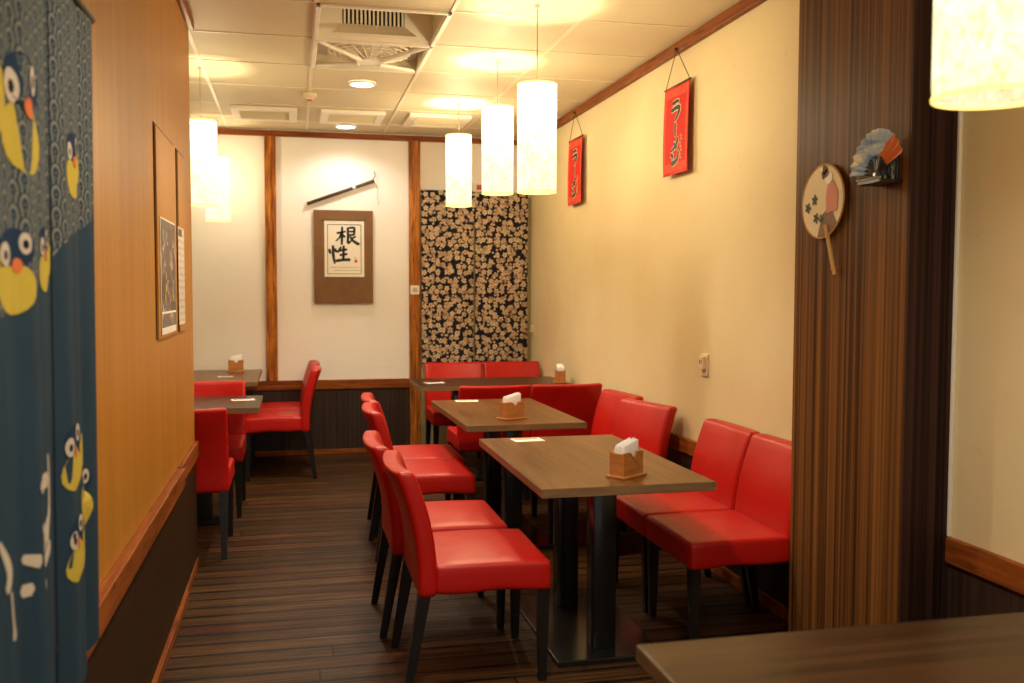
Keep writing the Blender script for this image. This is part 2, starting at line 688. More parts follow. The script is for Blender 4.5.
def blob(bm, cu, cv, ru, rv, mapf, th=.0012, n=18, rot=0.0, wob=0.0):
    pts = []
    for i in range(n):
        a = 2 * PI * i / n
        k = 1 + wob * math.sin(3 * a + cu * 40)
        u, v = ru * math.cos(a) * k, rv * math.sin(a) * k
        pts.append((cu + u * math.cos(rot) - v * math.sin(rot), cv + u * math.sin(rot) + v * math.cos(rot)))
    return prism(bm, pts, mapf, th)


# ------------------------------------------------------------------ setting
HC = 2.83                      # ceiling height
XL, XR, YB = -.52, 2.115, 8.55  # partition, right wall, back wall
XA, YF, YE = -2.0, -2.0, 5.22  # alcove side wall, open front, partition end

struct('floor', box(new(), XA - .1, XR + .1, YF, YB + .1, -.1, 0), M['floor'])
# ceiling: boards with two left out for the air unit
gx = [-2.0, -1.865, -1.205, -.545, .115, .775, 1.435, 2.115]
gy = [5.42 + .665 * k for k in range(-11, 5)] + [YB]
bm = new()
for i in range(len(gx) - 1):
    for j in range(len(gy) - 1):
        if i == 4 and j in (10, 11):
            continue
        box(bm, gx[i], gx[i + 1], gy[j], gy[j + 1], HC + .006, HC + .03)
box(bm, XA - .1, XR + .1, YF, YB + .1, HC + .40, HC + .45)
struct('ceiling', bm, M['ceiling'])
bm = new()
for x in gx[1:-1]:
    box(bm, x - .011, x + .011, YF, YB, HC, HC + .012)
for y in gy[:-1]:
    for i in range(len(gx) - 1):
        if i == 4 and abs(y - 5.42) < .01:
            continue
        box(bm, gx[i] + .011, gx[i + 1] - .011, y - .007, y + .007, HC + .002, HC + .012)
struct('trim_1', bm, M['bar'])

struct('wall_back', box(new(), XA - .1, XR + .1, YB, YB + .1, 0, HC + .4), M['wall_back'])
struct('wall_right', box(new(), XR, XR + .1, YF, YB, 0, HC + .4), M['wall_right'])
struct('wall_alcove', box(new(), XA - .1, XA, YF, YB, 0, HC + .4), M['wall_back'])
struct('wall_left', box(new(), XL - .10, XL, YF, YE, 0, HC), M['laminate'])
# dark lower panelling
struct('trim_2', box(new(), XL - .001, XL + .006, YF, YE, .045, .58), M['dark_panel_left'])
struct('trim_3', box(new(), XA, 1.0, YB - .010, YB, .045, .585), M['dark_panel'])
struct('trim_4', box(new(), XR - .010, XR, YF, YB, .045, .57), M['dark_panel'])
# chair rails
bm = new()
box(bm, XL, XL + .034, YF, 4.455, .572, .655, .004)
box(bm, XL, XL + .020, 4.455, YE, .575, .660, .004)
struct('trim_5', bm, M['trim_y'])
struct('trim_6', box(new(), XA, 1.0, YB - .028, YB, .580, .662, .004), M['trim_x'])
bm = new()
box(bm, XR - .024, XR, YF, 2.72, .555, .640, .004)
box(bm, XR - .024, XR, 3.48, 4.84, .555, .640, .004)
box(bm, XR - .024, XR, 4.842, YB - .02, .555, .640, .004)
struct('trim_7', bm, M['trim_y'])
# ceiling mouldings
struct('trim_8', box(new(), XA, XR, YB - .035, YB, 2.775, 2.822, .003), M['trim_x'])
struct('trim_9', box(new(), XR - .035, XR, YF, YB - .035, 2.775, 2.832, .003), M['trim_y'])
struct('trim_10', box(new(), XL - .001, XL + .028, YF, YE, 2.785, 2.832, .003), M['trim_y'])
# posts on the back wall
struct('trim_11', box(new(), -.244, -.150, YB - .035, YB, .662, 2.775, .003), M['post'])
struct('trim_12', box(new(), 1.000, 1.098, YB - .045, YB, .0, 2.775, .003), M['post'])
# skirting
bm = new()
box(bm, XL, XL + .024, YF, 4.62, 0, .045, .004)
box(bm, XL, XL + .012, 4.62, YE, 0, .040, .003)
struct('baseboard_left', bm, M['trim_y'])
struct('baseboard_back', box(new(), XA, 1.0, YB - .022, YB, 0, .045, .004), M['trim_x'])
struct('baseboard_right', box(new(), XR - .022, XR, YF, YB, 0, .060, .004), M['trim_y'])
# veneered pillar standing out of the right wall, with a pale filler strip
PX, PY0, PY1 = 1.933, 2.733, 3.447
struct('wall_pillar', box(new(), PX, XR + .05, PY0, PY1, 0, HC + .02, .004), M['pillar'])
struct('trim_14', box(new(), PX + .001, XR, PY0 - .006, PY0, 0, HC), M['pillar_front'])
struct('trim_13', box(new(), XR - .012, XR, PY0 - .016, PY0, .64, HC, .002), M['white'])
# doorway behind the blossom curtain
bm = new()
box(bm, 1.098, XR - .001, YB - .012, YB, 0, 2.30)
box(bm, 1.098, 1.128, YB - .030, YB, 0, 2.30, .003)
box(bm, XR - .040, XR - .001, YB - .030, YB, 0, 2.30, .003)
o = struct('door_1', bm, M['olive'])

# ------------------------------------------------------------------ chairs
GC = 'red leatherette dining chairs'


def make_chair(label):
    t_ = thing('dining_chair', label, 'chair', (0, 0, 0), 0, GC)
    W_ = .252

    def seat_fn(u, p):
        if u.z > 0:
            p.z += .010 * (1 - u.x ** 2) * (1 - u.y ** 2)
        p.z += -.006 * max(0, u.x) ** 2 + .004
        if u.z < 0:
            p.z += .004 * math.sin(u.x * 5 + 1) * abs(u.y) ** 6
            p.x *= 1.0
        p.y *= 1 + .012 * (1 - u.z) * .5
        return p
    obj('seat', rbox(new(), -.150, .286, -W_, W_, .350, .458, .018, (10, 10, 3), 3, seat_fn), M['red'], t_, True)

    def back_fn(u, p):
        z = p.z - .345
        k = max(0, z) / .46
        p.x += -.040 * k - .066 * k * k + .018 * math.sin(min(1, k) * PI) * .6
        p.x += .026 * (u.y ** 2) * k
        p.z += .010 * (1 - u.y ** 2) * max(0, u.z) * 0 - .012 * (1 - u.y ** 2) * max(0, k - .6)
        p.y *= 1 - .012 * k
        return p
    b = obj('backrest', rbox(new(), -.208, -.138, -W_, W_,   .345, .808, .021, (2, 12, 12), 4, back_fn), M['red'], t_, True)
    for s in (-1, 1):
        for fx, top, foot in ((1, .258, .256), (0, -.184, -.246)):
            bm_ = new()
            rt_, rb_ = .023, .0145
            cy = s * (W_ - .030)
            cyf = s * (W_ - .026)
            A = [bm_.verts.new((top + a * rt_, cy + b_ * rt_, .356)) for a, b_ in ((-1, -1), (1, -1), (1, 1), (-1, 1))]
            Bm = [bm_.verts.new((foot + a * rb_, cyf + b_ * rb_, 0)) for a, b_ in ((-1, -1), (1, -1), (1, 1), (-1, 1))]
            bm_.faces.new(A)
            bm_.faces.new(Bm)
            for i in range(4):
                bm_.faces.new((A[i], A[(i + 1) % 4], Bm[(i + 1) % 4], Bm[i]))
            bmesh.ops.recalc_face_normals(bm_, faces=bm_.faces[:])
            bmesh.ops.bevel(bm_, geom=bm_.edges[:], offset=.003, segments=2, affect='EDGES')
            obj('leg', bm_, M['leg'], t_, True)
    return t_


D_ = math.radians
ch = make_chair('red chair nearest the camera, at the left end of the nearest whole table')
ch.location = (.630, 3.600, 0)
for x, y, rz, sc, lab in (
    (.592, 4.165, 0, 1, 'red chair behind the nearest one, second on the left of the front table'),
    (.664, 5.290, 0, 1, 'red chair on the aisle side of the middle table, the nearer of two'),
    (.695, 5.820, 0, 1, 'red chair on the aisle side of the middle table, the farther one, mostly hidden'),
    (1.795, 3.704, 180, 1, 'red chair against the yellow wall, partly hidden by the brown pillar'),
    (1.795, 4.222, 180, 1, 'red chair against the yellow wall, next to the one beside the pillar'),
    (1.742, 5.115, 194, 1, 'red chair turned toward the camera, with wall rail showing on its right'),
    (1.768, 5.690, 186, 1, 'red chair peeking out behind the turned chair along the yellow wall'),
    (1.330, 6.600, 90, 1.0, 'red chair seen from behind, left one between middle and far tables'),
    (1.842, 6.600, 90, 1.0, 'red chair seen from behind, next to the yellow wall behind the middle table'),
    (1.325, 7.850, -90, 1.035, 'red chair below the left half of the blossom curtain'),
    (1.838, 7.850, -90, 1.035, 'red chair below the right half of the blossom curtain, in the corner'),
    (-.610, 5.535, 90, 1.02, 'red chair seen from behind at the end of the left wood wall'),
    (-.585, 6.520, -90, 1.03, 'red chair facing the camera across the nearer left table'),
    (-.105, 7.680, 180, 1.05, 'red chair in side view facing left, its whole near side and two legs visible'),
    (-.105, 8.215, 180, 1.05, 'red chair hidden behind the side-view chair, next to the white back wall'),
):
    dup(ch, (x, y, 0), D_(rz), lab, None, (1, 1, sc) if sc != 1 else None)

# ------------------------------------------------------------------ tables
GT = 'brown laminate dining tables'


def make_table(name, label, cx, cy, sx, sy, grain, rz=0.0, along=True, h=.74, off=0.0, bw=.22):
    t_ = thing(name, label, 'table', (cx, cy, 0), rz, GT)
    top = obj('tabletop', box(new(), -sx / 2, sx / 2, -sy / 2, sy / 2, h - .034, h, .0025), M[grain], t_)
    bm_ = new()
    e = .0015
    for x0, x1, y0, y1 in ((-sx / 2 - e, sx / 2 + e, -sy / 2 - e, -sy / 2 + .001), (-sx / 2 - e, sx / 2 + e, sy / 2 - .001, sy / 2 + e),
                           (-sx / 2 - e, -sx / 2 + .001, -sy / 2, sy / 2), (sx / 2 - .001, sx / 2 + e, -sy / 2, sy / 2)):
        box(bm_, x0, x1, y0, y1, h - .032, h - .002)
    obj('edge_band', bm_, M['edge'], top)
    L = sy if along else sx
    q = L * .5 - .34
    for s in (-1, 1):
        c_ = s * q
        if along:
            obj('column', box(new(), -.048, .048, c_ - .048, c_ + .048, .022, h - .034, .006), M['black_metal'], t_, True)
        else:
            obj('column', box(new(), c_ - .048, c_ + .048, off - .048, off + .048, .022, h - .034, .006), M['black_metal'], t_, True)
    a, b_ = (bw, q + .14) if along else (q + .14, bw)
    obj('base_plate', box(new(), -a, a, -b_ + off, b_ + off, 0, .022, .004), M['black_metal'], t_)
    bx_ = obj('support_rail', box(new(), -.03 if along else -q - .1, .03 if along else q + .1, -q - .1 if along else off - .03, q + .1 if along else off + .03,
                                  h - .052, h - .034, .002), M['black_metal'], t_)
    return t_


make_table('dining_table', 'brown wooden table in the middle, with napkin holder near its front right corner', 1.193, 3.870, .67, 1.20, 'table')
make_table('dining_table', 'brown wooden table second from the front, between the two rows of red chairs', 1.195, 5.510, .66, 1.20, 'table', D_(1.0))
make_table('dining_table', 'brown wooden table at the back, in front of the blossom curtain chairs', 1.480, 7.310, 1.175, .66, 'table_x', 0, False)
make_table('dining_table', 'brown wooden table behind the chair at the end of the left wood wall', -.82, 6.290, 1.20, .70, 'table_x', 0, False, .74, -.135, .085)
make_table('dining_table', 'brown wooden table against the back wall at far left, with a napkin holder', -.620, 7.935, .67, 1.18, 'table', 0, True, .765)
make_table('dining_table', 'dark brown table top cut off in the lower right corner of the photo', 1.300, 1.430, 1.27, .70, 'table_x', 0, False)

# ------------------------------------------------------------------ napkin holders
GN = 'wooden napkin holders'


def make_holder(label):
    t_ = thing('napkin_holder', label, 'napkin holder', (0, 0, 0), 0, GN)
    obj('base', box(new(), -.074, .074, -.045, .045, 0, .010, .003), M['holder'], t_, True)
    bm_ = new()
    hw, hd, z0, z1 = .062, .034, .010, .098
    notch = []
    for i in range(9):
        a = PI * i / 8
        notch.append((.020 * math.cos(a), z1 - .022 * math.sin(a)))
    out = [(-hw, z0), (hw, z0), (hw, z1)] + notch + [(-hw, z1)]
    prism(bm_, out, lambda u, v, d: Vector((u, -hd + d, v)), .007)
    prism(bm_, out, lambda u, v, d: Vector((u, hd - .007 + d, v)), .007)
    obj('panel', bm_, M['holder'], t_)
    for s in (-1, 1):
        obj('side', box(new(), s * hw - (.007 if s > 0 else 0), s * hw + (.007 if s < 0 else 0), -hd + .007, hd - .007, z0, z1 - .004), M['holder'], t_)

    def pack(u, p):
        p.z += .010 * u.x * (1 if u.z > 0 else 0) - .006 * u.y * max(0, u.z)
        return p
    bm_ = new()
    for k in range(5):
        y0 = -.024 + k * .0097
        rbox(bm_, -.046, .046, y0, y0 + .0088, .014, .128 + .003 * ((k * 7) % 3), .003, (4, 1, 3), 2, pack)
    obj('napkins', bm_, M['napkin'], t_, True)
    return t_


TZ = .7401
nh = make_holder('wooden napkin holder on the middle table nearest the camera')
nh.location = (1.235, 3.440, TZ)
nh.rotation_euler = (0, 0, D_(34))
dup(nh, (1.168, 5.130, TZ), D_(22), 'wooden napkin holder on the second table from the front')
dup(nh, (-.490, 8.32, TZ + .025), D_(4), 'wooden napkin holder at far left against the white back wall')
dup(nh, (2.005, 7.115, TZ), D_(82), 'napkin holder seen end-on beside the yellow wall on the back table')

# ------------------------------------------------------------------ cards lying on the tables
GK = 'small printed cards on the tables'


def card(x, y, rz, label, orange=True, sx=.145, sy=.10, z=TZ):
    t_ = thing('table_card', label, 'card', (x, y, z), D_(rz), GK)
    obj('sheet', box(new(), -sx / 2, sx / 2, -sy / 2, sy / 2, 0, .0016), M['card'], t_)
    bm_ = new()
    box(bm_, -sx * .40, sx * .38, sy * .06, sy * .40, .0016, .0020)
    obj('print', bm_, M['card_orange'] if orange else M['card_dark'], t_)
    return t_


card(1.075, 4.385, 4, 'white and orange card on the middle table by its far edge')
card(1.075, 6.030, -6, 'white and orange card on the second table near its far left corner')
card(1.045, 7.275, 12, 'small white card at the left end of the back table', False)
card(-.335, 6.39, 8, 'small white card on the nearer left table', False)
card(-.545, 7.86, -10, 'small white card on the far left table in front of its napkin holder', False, .11, .08, TZ + .025)

# ------------------------------------------------------------------ pendants
GP = 'cylindrical paper pendant lamps'


def make_pendant(label, x, y, z0, power=PENDANT_POWER):
    t_ = thing('pendant_lamp', label, 'lamp', (x, y, z0), 0, GP)
    R_, H_ = .096, .525
    bm_ = new()
    lathe(bm_, [(R_ * .985, .0), (R_, .03), (R_, H_ - .03), (R_ * .985, H_)], 48)
    sh = obj('shade', bm_, M['shade'], t_, True)
    for z in (0, H_ - .006):
        bm_ = new()
        lathe(bm_, [(R_ + .001, z), (R_ + .001, z + .006), (R_ - .004, z + .006), (R_ - .004, z)], 48, True)
        obj('rim', bm_, M['rim'], t_, True)
    bm_ = new()
    for k in range(3):
        a = 2 * PI * k / 3
        cyl(bm_, (0, 0, H_ - .06), (R_ * .98 * math.cos(a), R_ * .98 * math.sin(a), H_ - .006), .0016, n=6)
    obj('spider', bm_, M['wire'], t_)
    bm_ = new()
    cyl(bm_, (0, 0, H_ - .088), (0, 0, H_ - .05), .017, .014, 16)
    obj('socket', bm_, M['white'], t_, True)
    bm_ = new()
    cyl(bm_, (0, 0, H_ - .05), (0, 0, HC - z0 - .012), .0028, n=8)
    obj('wire', bm_, M['wire'], t_, True)
    bm_ = new()
    cyl(bm_, (0, 0, HC - z0 - .014), (0, 0, HC - z0), .010, .014, 20)
    obj('canopy', bm_, M['bar'], t_, True)
    lamp('bulb', 'POINT', (x, y, z0 + .40), power, WARM, .03)
    return t_


for lab, x, y, z0, pw in (
    ('lit paper pendant lamp, largest of the three hanging over the tables on the right', 1.160, 4.555, 1.930, 25),
    ('lit paper pendant lamp, middle of the three hanging over the tables', 1.212, 5.730, 2.040, 25),
    ('lit paper pendant lamp, smallest of three, hanging in front of the blossom curtain', 1.200, 7.070, 2.080, 25),
    ('lit paper pendant lamp on the left, cut by the edge of the wood wall', -.562, 6.285, 1.978, 17),
    ('lit paper pendant lamp on the left, the farther one near the white back wall', -.606, 8.200, 2.018, 8),
    ('lit paper pendant lamp in the upper right corner, cut off by the frame', 1.125, 1.370, 1.767, 25),
):
    make_pendant(lab, x, y, z0, pw)

# ------------------------------------------------------------------ ceiling fittings
GD = 'round recessed downlights'
for lab, x, y in (('round recessed downlight just beyond the ceiling air unit', .452, 6.52),
                  ('round recessed downlight close to the back wall moulding', .430, 8.22)):
    t_ = thing('downlight', lab, 'ceiling light', (x, y, HC), 0, GD)
    bm_ = new()
    lathe(bm_, [(.092, .004), (.092, -.006), (.078, -.008), (.074, .0)], 40)
    obj('ring', bm_, M['white'], t_, True)
    bm_ = new()
    cyl(bm_, (0, 0, -.0045), (0, 0, .002), .076, n=40)
    obj('diffuser', bm_, M['glow'], t_)

GV = 'square ceiling vent covers'
for lab, cx in (('square cream vent cover in the ceiling at left, above the left post', -.215),
                ('square cream vent cover in the ceiling above the calligraphy', .455),
                ('square cream vent cover in the ceiling at right, beside the small pendant lamp', 1.135)):
    t_ = thing('ceiling_vent', lab, 'vent', (cx, 7.75, HC), 0, GV)
    a, b_ = .245, .185
    bm_ = new()
    for x0, x1, y0, y1 in ((-a, a, -a, -b_), (-a, a, b_, a), (-a, -b_, -b_, b_), (b_, a, -b_, b_)):
        box(bm_, x0, x1, y0, y1, -.022, .006, .004)
    obj('frame', bm_, M['soft_white'], t_)
    bm_ = new()
    box(bm_, -b_, b_, -b_, b_, -.012, .004)
    for k in range(9):
        y = -b_ + (k + .5) * 2 * b_ / 9
        box(bm_, -b_, b_, y - .004, y + .004, -.017, -.012)
    obj('panel', bm_, M['ceiling'], t_)

t_ = thing('smoke_detector', 'small round smoke detector on the ceiling beside the air unit', 'smoke detector', (.115, 6.91, HC))
bm_ = new()
lathe(bm_, [(.001, -.045), (.022, -.045), (.030, -.030), (.048, -.026), (.050, 0), (.001, 0)], 28)
obj('body', bm_, M['ivory'], t_, True)
bm_ = new()
cyl(bm_, (0, 0, -.052), (0, 0, -.044), .018, .020, 16)
obj('sensor', bm_, M['red_print'], t_, True)

# air unit: return grille box (near half) and fan guard (far half)
t_ = thing('ceiling_air_unit', 'white ceiling air unit with slatted grille and round fan guard', 'air conditioner', (.445, 5.42, HC))
A_ = .331
Y0, Y1 = -.664, .664
bm_ = new()
for x0, x1, y0, y1 in ((-A_, A_, Y0, Y0 + .022), (-A_, A_, Y1 - .022, Y1), (-A_, -A_ + .022, Y0, Y1), (A_ - .022, A_, Y0, Y1), (-A_, A_, -.016, .016)):
    box(bm_, x0, x1, y0, y1, -.012, .020, .003)
obj('frame', bm_, M['soft_white'], t_)
bm_ = new()                                     # walls of the cavity and its top
box(bm_, -A_, -A_ + .01, Y0, Y1, .0, .26)
box(bm_, A_ - .01, A_, Y0, Y1, .0, .26)
box(bm_, -A_, A_, Y0, Y0 + .01, .0, .26)
box(bm_, -A_, A_, Y1 - .01, Y1, .0, .26)
box(bm_, -A_, A_, Y0, Y1, .25, .26)
obj('housing', bm_, M['bar'], t_)
bm_ = new()                                     # partition carrying the grille, with an opening
gx0, gx1, gz0, gz1 = -.175, .165, .085, .185
box(bm_, -A_, gx0, -.03, -.014, .0, .25)
box(bm_, gx1, A_, -.03, -.014, .0, .25)
box(bm_, gx0, gx1, -.03, -.014, gz1, .25)
box(bm_, gx0, gx1, -.03, -.014, .0, gz0)
obj('bulkhead', bm_, M['soft_white'], t_)
bm_ = new()                                     # sloping sill below the slats
v = [bm_.verts.new(p) for p in ((gx0, -.031, gz0), (gx1, -.031, gz0), (gx1 + .06, -.12, .012), (gx0 - .06, -.12, .012),
                                (gx0, -.014, gz0 - .01), (gx1, -.014, gz0 - .01), (gx1 + .06, -.11, .002), (gx0 - .06, -.11, .002))]
for f in ((0, 1, 2, 3), (4, 5, 6, 7), (0, 1, 5, 4), (1, 2, 6, 5), (2, 3, 7, 6), (3, 0, 4, 7)):
    bm_.faces.new([v[i] for i in f])
obj('sill', bm_, M['soft_white'], t_)
obj('void', box(new(), gx0, gx1, -.012, .01, gz0, gz1), M['dark_void'], t_)
for k in range(15):
    x = gx0 + (k + .5) * (gx1 - gx0) / 15
    obj('slat', box(new(), x - .0055, x + .0055, -.040, -.013, gz0, gz1, .001), M['soft_white'], t_)
fy = .345                                       # round guard of the fan in the far half
fg = None
bm_ = new()
for r in (.235, .205, .175, .145, .115, .085):
    n = 48
    rings = []
    for dr, dz in ((-.005, 0), (.005, 0), (.005, .008), (-.005, .008)):
        rings.append([bm_.verts.new(((r + dr) * math.cos(2 * PI * i / n), fy + (r + dr) * math.sin(2 * PI * i / n), -.016 + .040 * (r / .235) ** 2 + dz)) for i in range(n)])
    for a in range(4):
        for i in range(n):
            bm_.faces.new((rings[a][i], rings[a][(i + 1) % n], rings[(a + 1) % 4][(i + 1) % n], rings[(a + 1) % 4][i]))
for k in range(24):
    a = 2 * PI * k / 24
    cyl(bm_, (.07 * math.cos(a), fy + .07 * math.sin(a), -.022), (.238 * math.cos(a), fy + .238 * math.sin(a), .018), .0025, n=6)
obj('fan_guard', bm_, M['soft_white'], t_, True)
bm_ = new()
cyl(bm_, (0, fy, -.032), (0, fy, .10), .078, .060, 32)
obj('hub', bm_, M['soft_white'], t_, True)
for sx in (-1, 1):
    for sy in (-1, 1):
        bm_ = new()
        p0 = Vector((sx * .06, fy + sy * .05, -.030))
        p1 = Vector((sx * .300, fy + sy * .290, .002))
        cyl(bm_, p0, p1, .014, .010, 10)
        obj('arm', bm_, M['soft_white'], t_, True)
for s in (-1, 1):
    obj('film', box(new(), s * .27 - .03, s * .27 + .03, fy - .25, fy + .25, .055, .06), M['clear_grey'], t_)
obj('tray', box(new(), -A_ + .01, A_ - .01, .0, Y1 - .01, .115, .125), M['ivory'], t_)

# ------------------------------------------------------------------ calligraphy board on the back wall
t_ = thing('wall_plaque', 'brown board with black brush calligraphy on white paper, on the back wall', 'wall art', (.422, YB, 1.746))
obj('board', box(new(), -.256, .256, -.034, 0, -.406, .406, .003), M['board'], t_)


def pm(u, v, d):           # paper coordinates: u right, v up from paper centre
    return Vector((.006 + u, -.0375 - d, .072 + v))


pp = obj('paper', prism(new(), [(-.172, -.248), (.172, -.248), (.172, .248), (-.172, .248)], lambda u, v, d: Vector((.006 + u, -.0345 - d, .072 + v)), .003), M['paper'], t_)
bm_ = new()
for pts in ([(-.145, -.222, .0022), (-.145, .205, .0028)], [(.145, -.222, .0022), (.145, .205, .0030)],
            [(-.145, .208, .0024), (.145, .208, .0034)], [(-.145, -.222, .0024), (.145, -.222, .0018)]):
    stroke(bm_, pts, pm)
obj('border', bm_, M['black_ink'], pp)
INK1 = [  # first character, upper right
    [(-.062, .135, .007), (-.015, .142, .006), (.012, .150, .004)],
    [(-.018, .188, .006), (-.020, .120, .009), (-.022, .035, .006)],
    [(-.022, .138, .007), (-.042, .095, .005), (-.072, .065, .003)],
    [(-.016, .125, .004), (.004, .100, .007)],
    [(.030, .178, .007), (.032, .100, .008), (.034, .050, .009), (.062, .070, .003)],
    [(.030, .178, .006), (.075, .183, .007), (.088, .172, .008), (.084, .120, .007)],
    [(.034, .148, .005), (.082, .150, .005)],
    [(.034, .118, .006), (.084, .120, .006)],
    [(.098, .105, .005), (.072, .092, .006)],
    [(.050, .105, .006), (.075, .070, .009), (.118, .042, .010), (.128, .048, .004)],
]
INK2 = [  # second character, lower left
    [(-.130, -.010, .009), (-.122, -.042, .008)],
    [(-.098, .022, .008), (-.096, -.060, .010), (-.082, -.130, .006)],
    [(-.082, -.005, .008), (-.070, -.028, .009)],
    [(-.030, .012, .006), (-.048, -.020, .008), (-.062, -.035, .004)],
    [(-.040, -.018, .007), (.020, -.008, .007)],
    [(-.038, -.058, .007), (.022, -.048, .007)],
    [(-.070, -.108, .010), (-.010, -.100, .009), (.046, -.098, .011)],
    [(-.006, .022, .007), (-.008, -.050, .009), (-.010, -.100, .008)],
]
for nm, S_ in (('character', INK1), ('character', INK2)):
    bm_ = new()
    for s in S_:
        stroke(bm_, s, pm, .0012, .0028)
    obj(nm, bm_, M['black_ink'], pp)
bm_ = new()
for row, (x0, x1) in ((-.165, (-.125, .118)), (-.192, (-.085, .125))):
    x = x0
    while x < x1:
        w_ = random.uniform(.004, .010)
        stroke(bm_, [(x, row + random.uniform(-.003, .003), .0022), (x + w_, row + random.uniform(-.004, .004), .0016)], pm, steps=2)
        x += w_ + .006
obj('small_writing', bm_, M['cord'], pp)
bm_ = new()
blob(bm_, .100, -.110, .013, .015, pm)
blob(bm_, .096, -.082, .006, .006, pm)
obj('seal', bm_, M['red_print'], pp)
bm_ = new()
cyl(bm_, (-.190, -.040, .318), (.178, -.040, .318), .0035, n=10)
obj('hanging_rod', bm_, M['cord'], pp, True)

# ------------------------------------------------------------------ bamboo pipe hung above the board
t_ = thing('bamboo_pipe', 'dark bamboo pipe hanging at a slant above the calligraphy board', 'pipe', (.40, YB - .028, 2.31))
p0, p1 = Vector((-.290, 0, -.108)), Vector((.290, 0, .106))
bm_ = new()
d = (p1 - p0)
prev = None
for a, b_, r0, r1 in ((0, .03, .016, .0155), (.03, .33, .0145, .0145), (.33, .345, .016, .016), (.345, .68, .0145, .0145), (.72, .97, .0145, .0145), (.97, 1, .0165, .0165)):
    cyl(bm_, p0 + d * a, p0 + d * b_, r0, r1, 16)
obj('tube', bm_, M['stick'], t_, True)
bm_ = new()
cyl(bm_, p0 + d * .68, p0 + d * .72, .0155, .0155, 16)
obj('band', bm_, M['white'], t_, True)
bm_ = new()
c0 = p0 + d * .97
for a, b_ in zip(spline([(c0.x, 0, c0.z), (.300, -.004, .150), (.292, 0.0, .185)], 5), spline([(c0.x, 0, c0.z), (.300, -.004, .150), (.292, 0.0, .185)], 5)[1:]):
    cyl(bm_, a, b_, .0035, n=8)
pts = spline([(c0.x + .004, 0, c0.z), (.318, 0, .06), (.322, .004, -.03), (.330, .008, -.10)], 5)
for a, b_ in zip(pts, pts[1:]):
    cyl(bm_, a, b_, .0016, n=6)
obj('cord', bm_, M['cord'], t_)
bm_ = new()
cyl(bm_, (.292, .028, .190), (.292, -.010, .190), .005, n=10)
obj('nail', bm_, M['steel'], t_, True)

# ------------------------------------------------------------------ banners
GB = 'red hanging banners'
# glyphs in banner space: u right (-.172...172), v 0 (top) to -.49
RA = [[(-.038, -.098, .0095), (.010, -.090, .0085), (.034, -.094, .006)],
      [(-.050, -.135, .010), (.005, -.126, .0095), (.045, -.130, .0115), (.034, -.160, .0095), (-.006, -.195, .006)]]
BAR = [[(.004, -.215, .010), (.000, -.245, .008), (.006, -.282, .0055)]]
ME = [[(.038, -.300, .010), (.012, -.335, .0085), (-.040, -.360, .0055)],
      [(-.012, -.318, .0075), (.022, -.350, .0095)]]
NN = [[(-.046, -.378, .0085), (-.022, -.394, .0105)],
      [(.046, -.372, .007), (.026, -.415, .0105), (-.036, -.432, .012)]]


def make_banner(label, yc, zt):
    t_ = thing('wall_banner', label, 'banner', (XR - .030, yc, zt), -PI / 2, GB)
    # local +x runs toward the camera (world -y), local y points out from the wall as -world x

    def bend(u, v, d):
        y = -.010 * math.sin(-v * 5.0) * 1.0 - .012 * max(0, -v - .3) * (1 + u * 3) + .004 * math.sin(u * 16)
        return Vector((u, y - d * 1.0, v))
    bm_ = new()
    nu, nv = 12, 18
    for side, dd in ((0, 0), (1, .0025)):
        g = [[bm_.verts.new(bend(-.172 + .344 * i / nu, -.49 * j / nv, dd)) for j in range(nv + 1)] for i in range(nu + 1)]
        for i in range(nu):
            for j in range(nv):
                bm_.faces.new((g[i][j], g[i + 1][j], g[i + 1][j + 1], g[i][j + 1]))
    cl = obj('cloth', bm_, M['banner'], t_, True)
    off = .0026
    bmo, bmi = new(), new()
    for G in (RA, BAR, ME, NN):
        for s in G:
            stroke(bmo, s, lambda u, v, d: bend(u, v, off + d), .0006, .0062)
            stroke(bmi, s, lambda u, v, d: bend(u, v, off + .0008 + d), .0008, .0022)
    obj('lettering_outline', bmo, M['cream_ink'], cl)
    obj('lettering', bmi, M['black_ink'], cl)
    bm_ = new()
    for k in range(7):
        u0 = .076 + .008 * math.sin(k * 2.1)
        v0 = -.285 - k * .020
        stroke(bm_, [(u0 - .014, v0, .0022), (u0 + .010, v0 - .004, .0028)], lambda u, v, d: bend(u, v, off + d), steps=3)
        stroke(bm_, [(u0, v0 + .006, .0022), (u0 - .004, v0 - .012, .0022)], lambda u, v, d: bend(u, v, off + .0004 + d), steps=3)
    obj('gold_figure', bm_, M['gold_ink'], cl)
    for z, nm in ((0, 'top_rod'), (-.488, 'bottom_rod')):
        bm_ = new()
        q = bend(0, z, .001)
        cyl(bm_, (-.182 if z == 0 else -.172, q.y, z), (.182 if z == 0 else .172, q.y, z), .0055 if z == 0 else .004, n=10)
        obj(nm, bm_, M['cord'] if z == 0 else M['red_print'], t_, True)
    bm_ = new()
    top = (0, -.008, .196)
    for s in (-1, 1):
        cyl(bm_, (s * .168, -.001, .004), top, .0022, n=6)
    obj('cord', bm_, M['cord'], t_)
    bm_ = new()
    cyl(bm_, (0, .0, .196), (0, -.022, .196), .007, n=10)
    obj('nail', bm_, M['cord'], t_, True)
    return t_


make_banner('red hanging banner with black lettering, the nearer one on the yellow wall', 5.025, 2.594)
make_banner('red hanging banner with black lettering, the farther one, behind the pendant lamps', 6.99, 2.600)

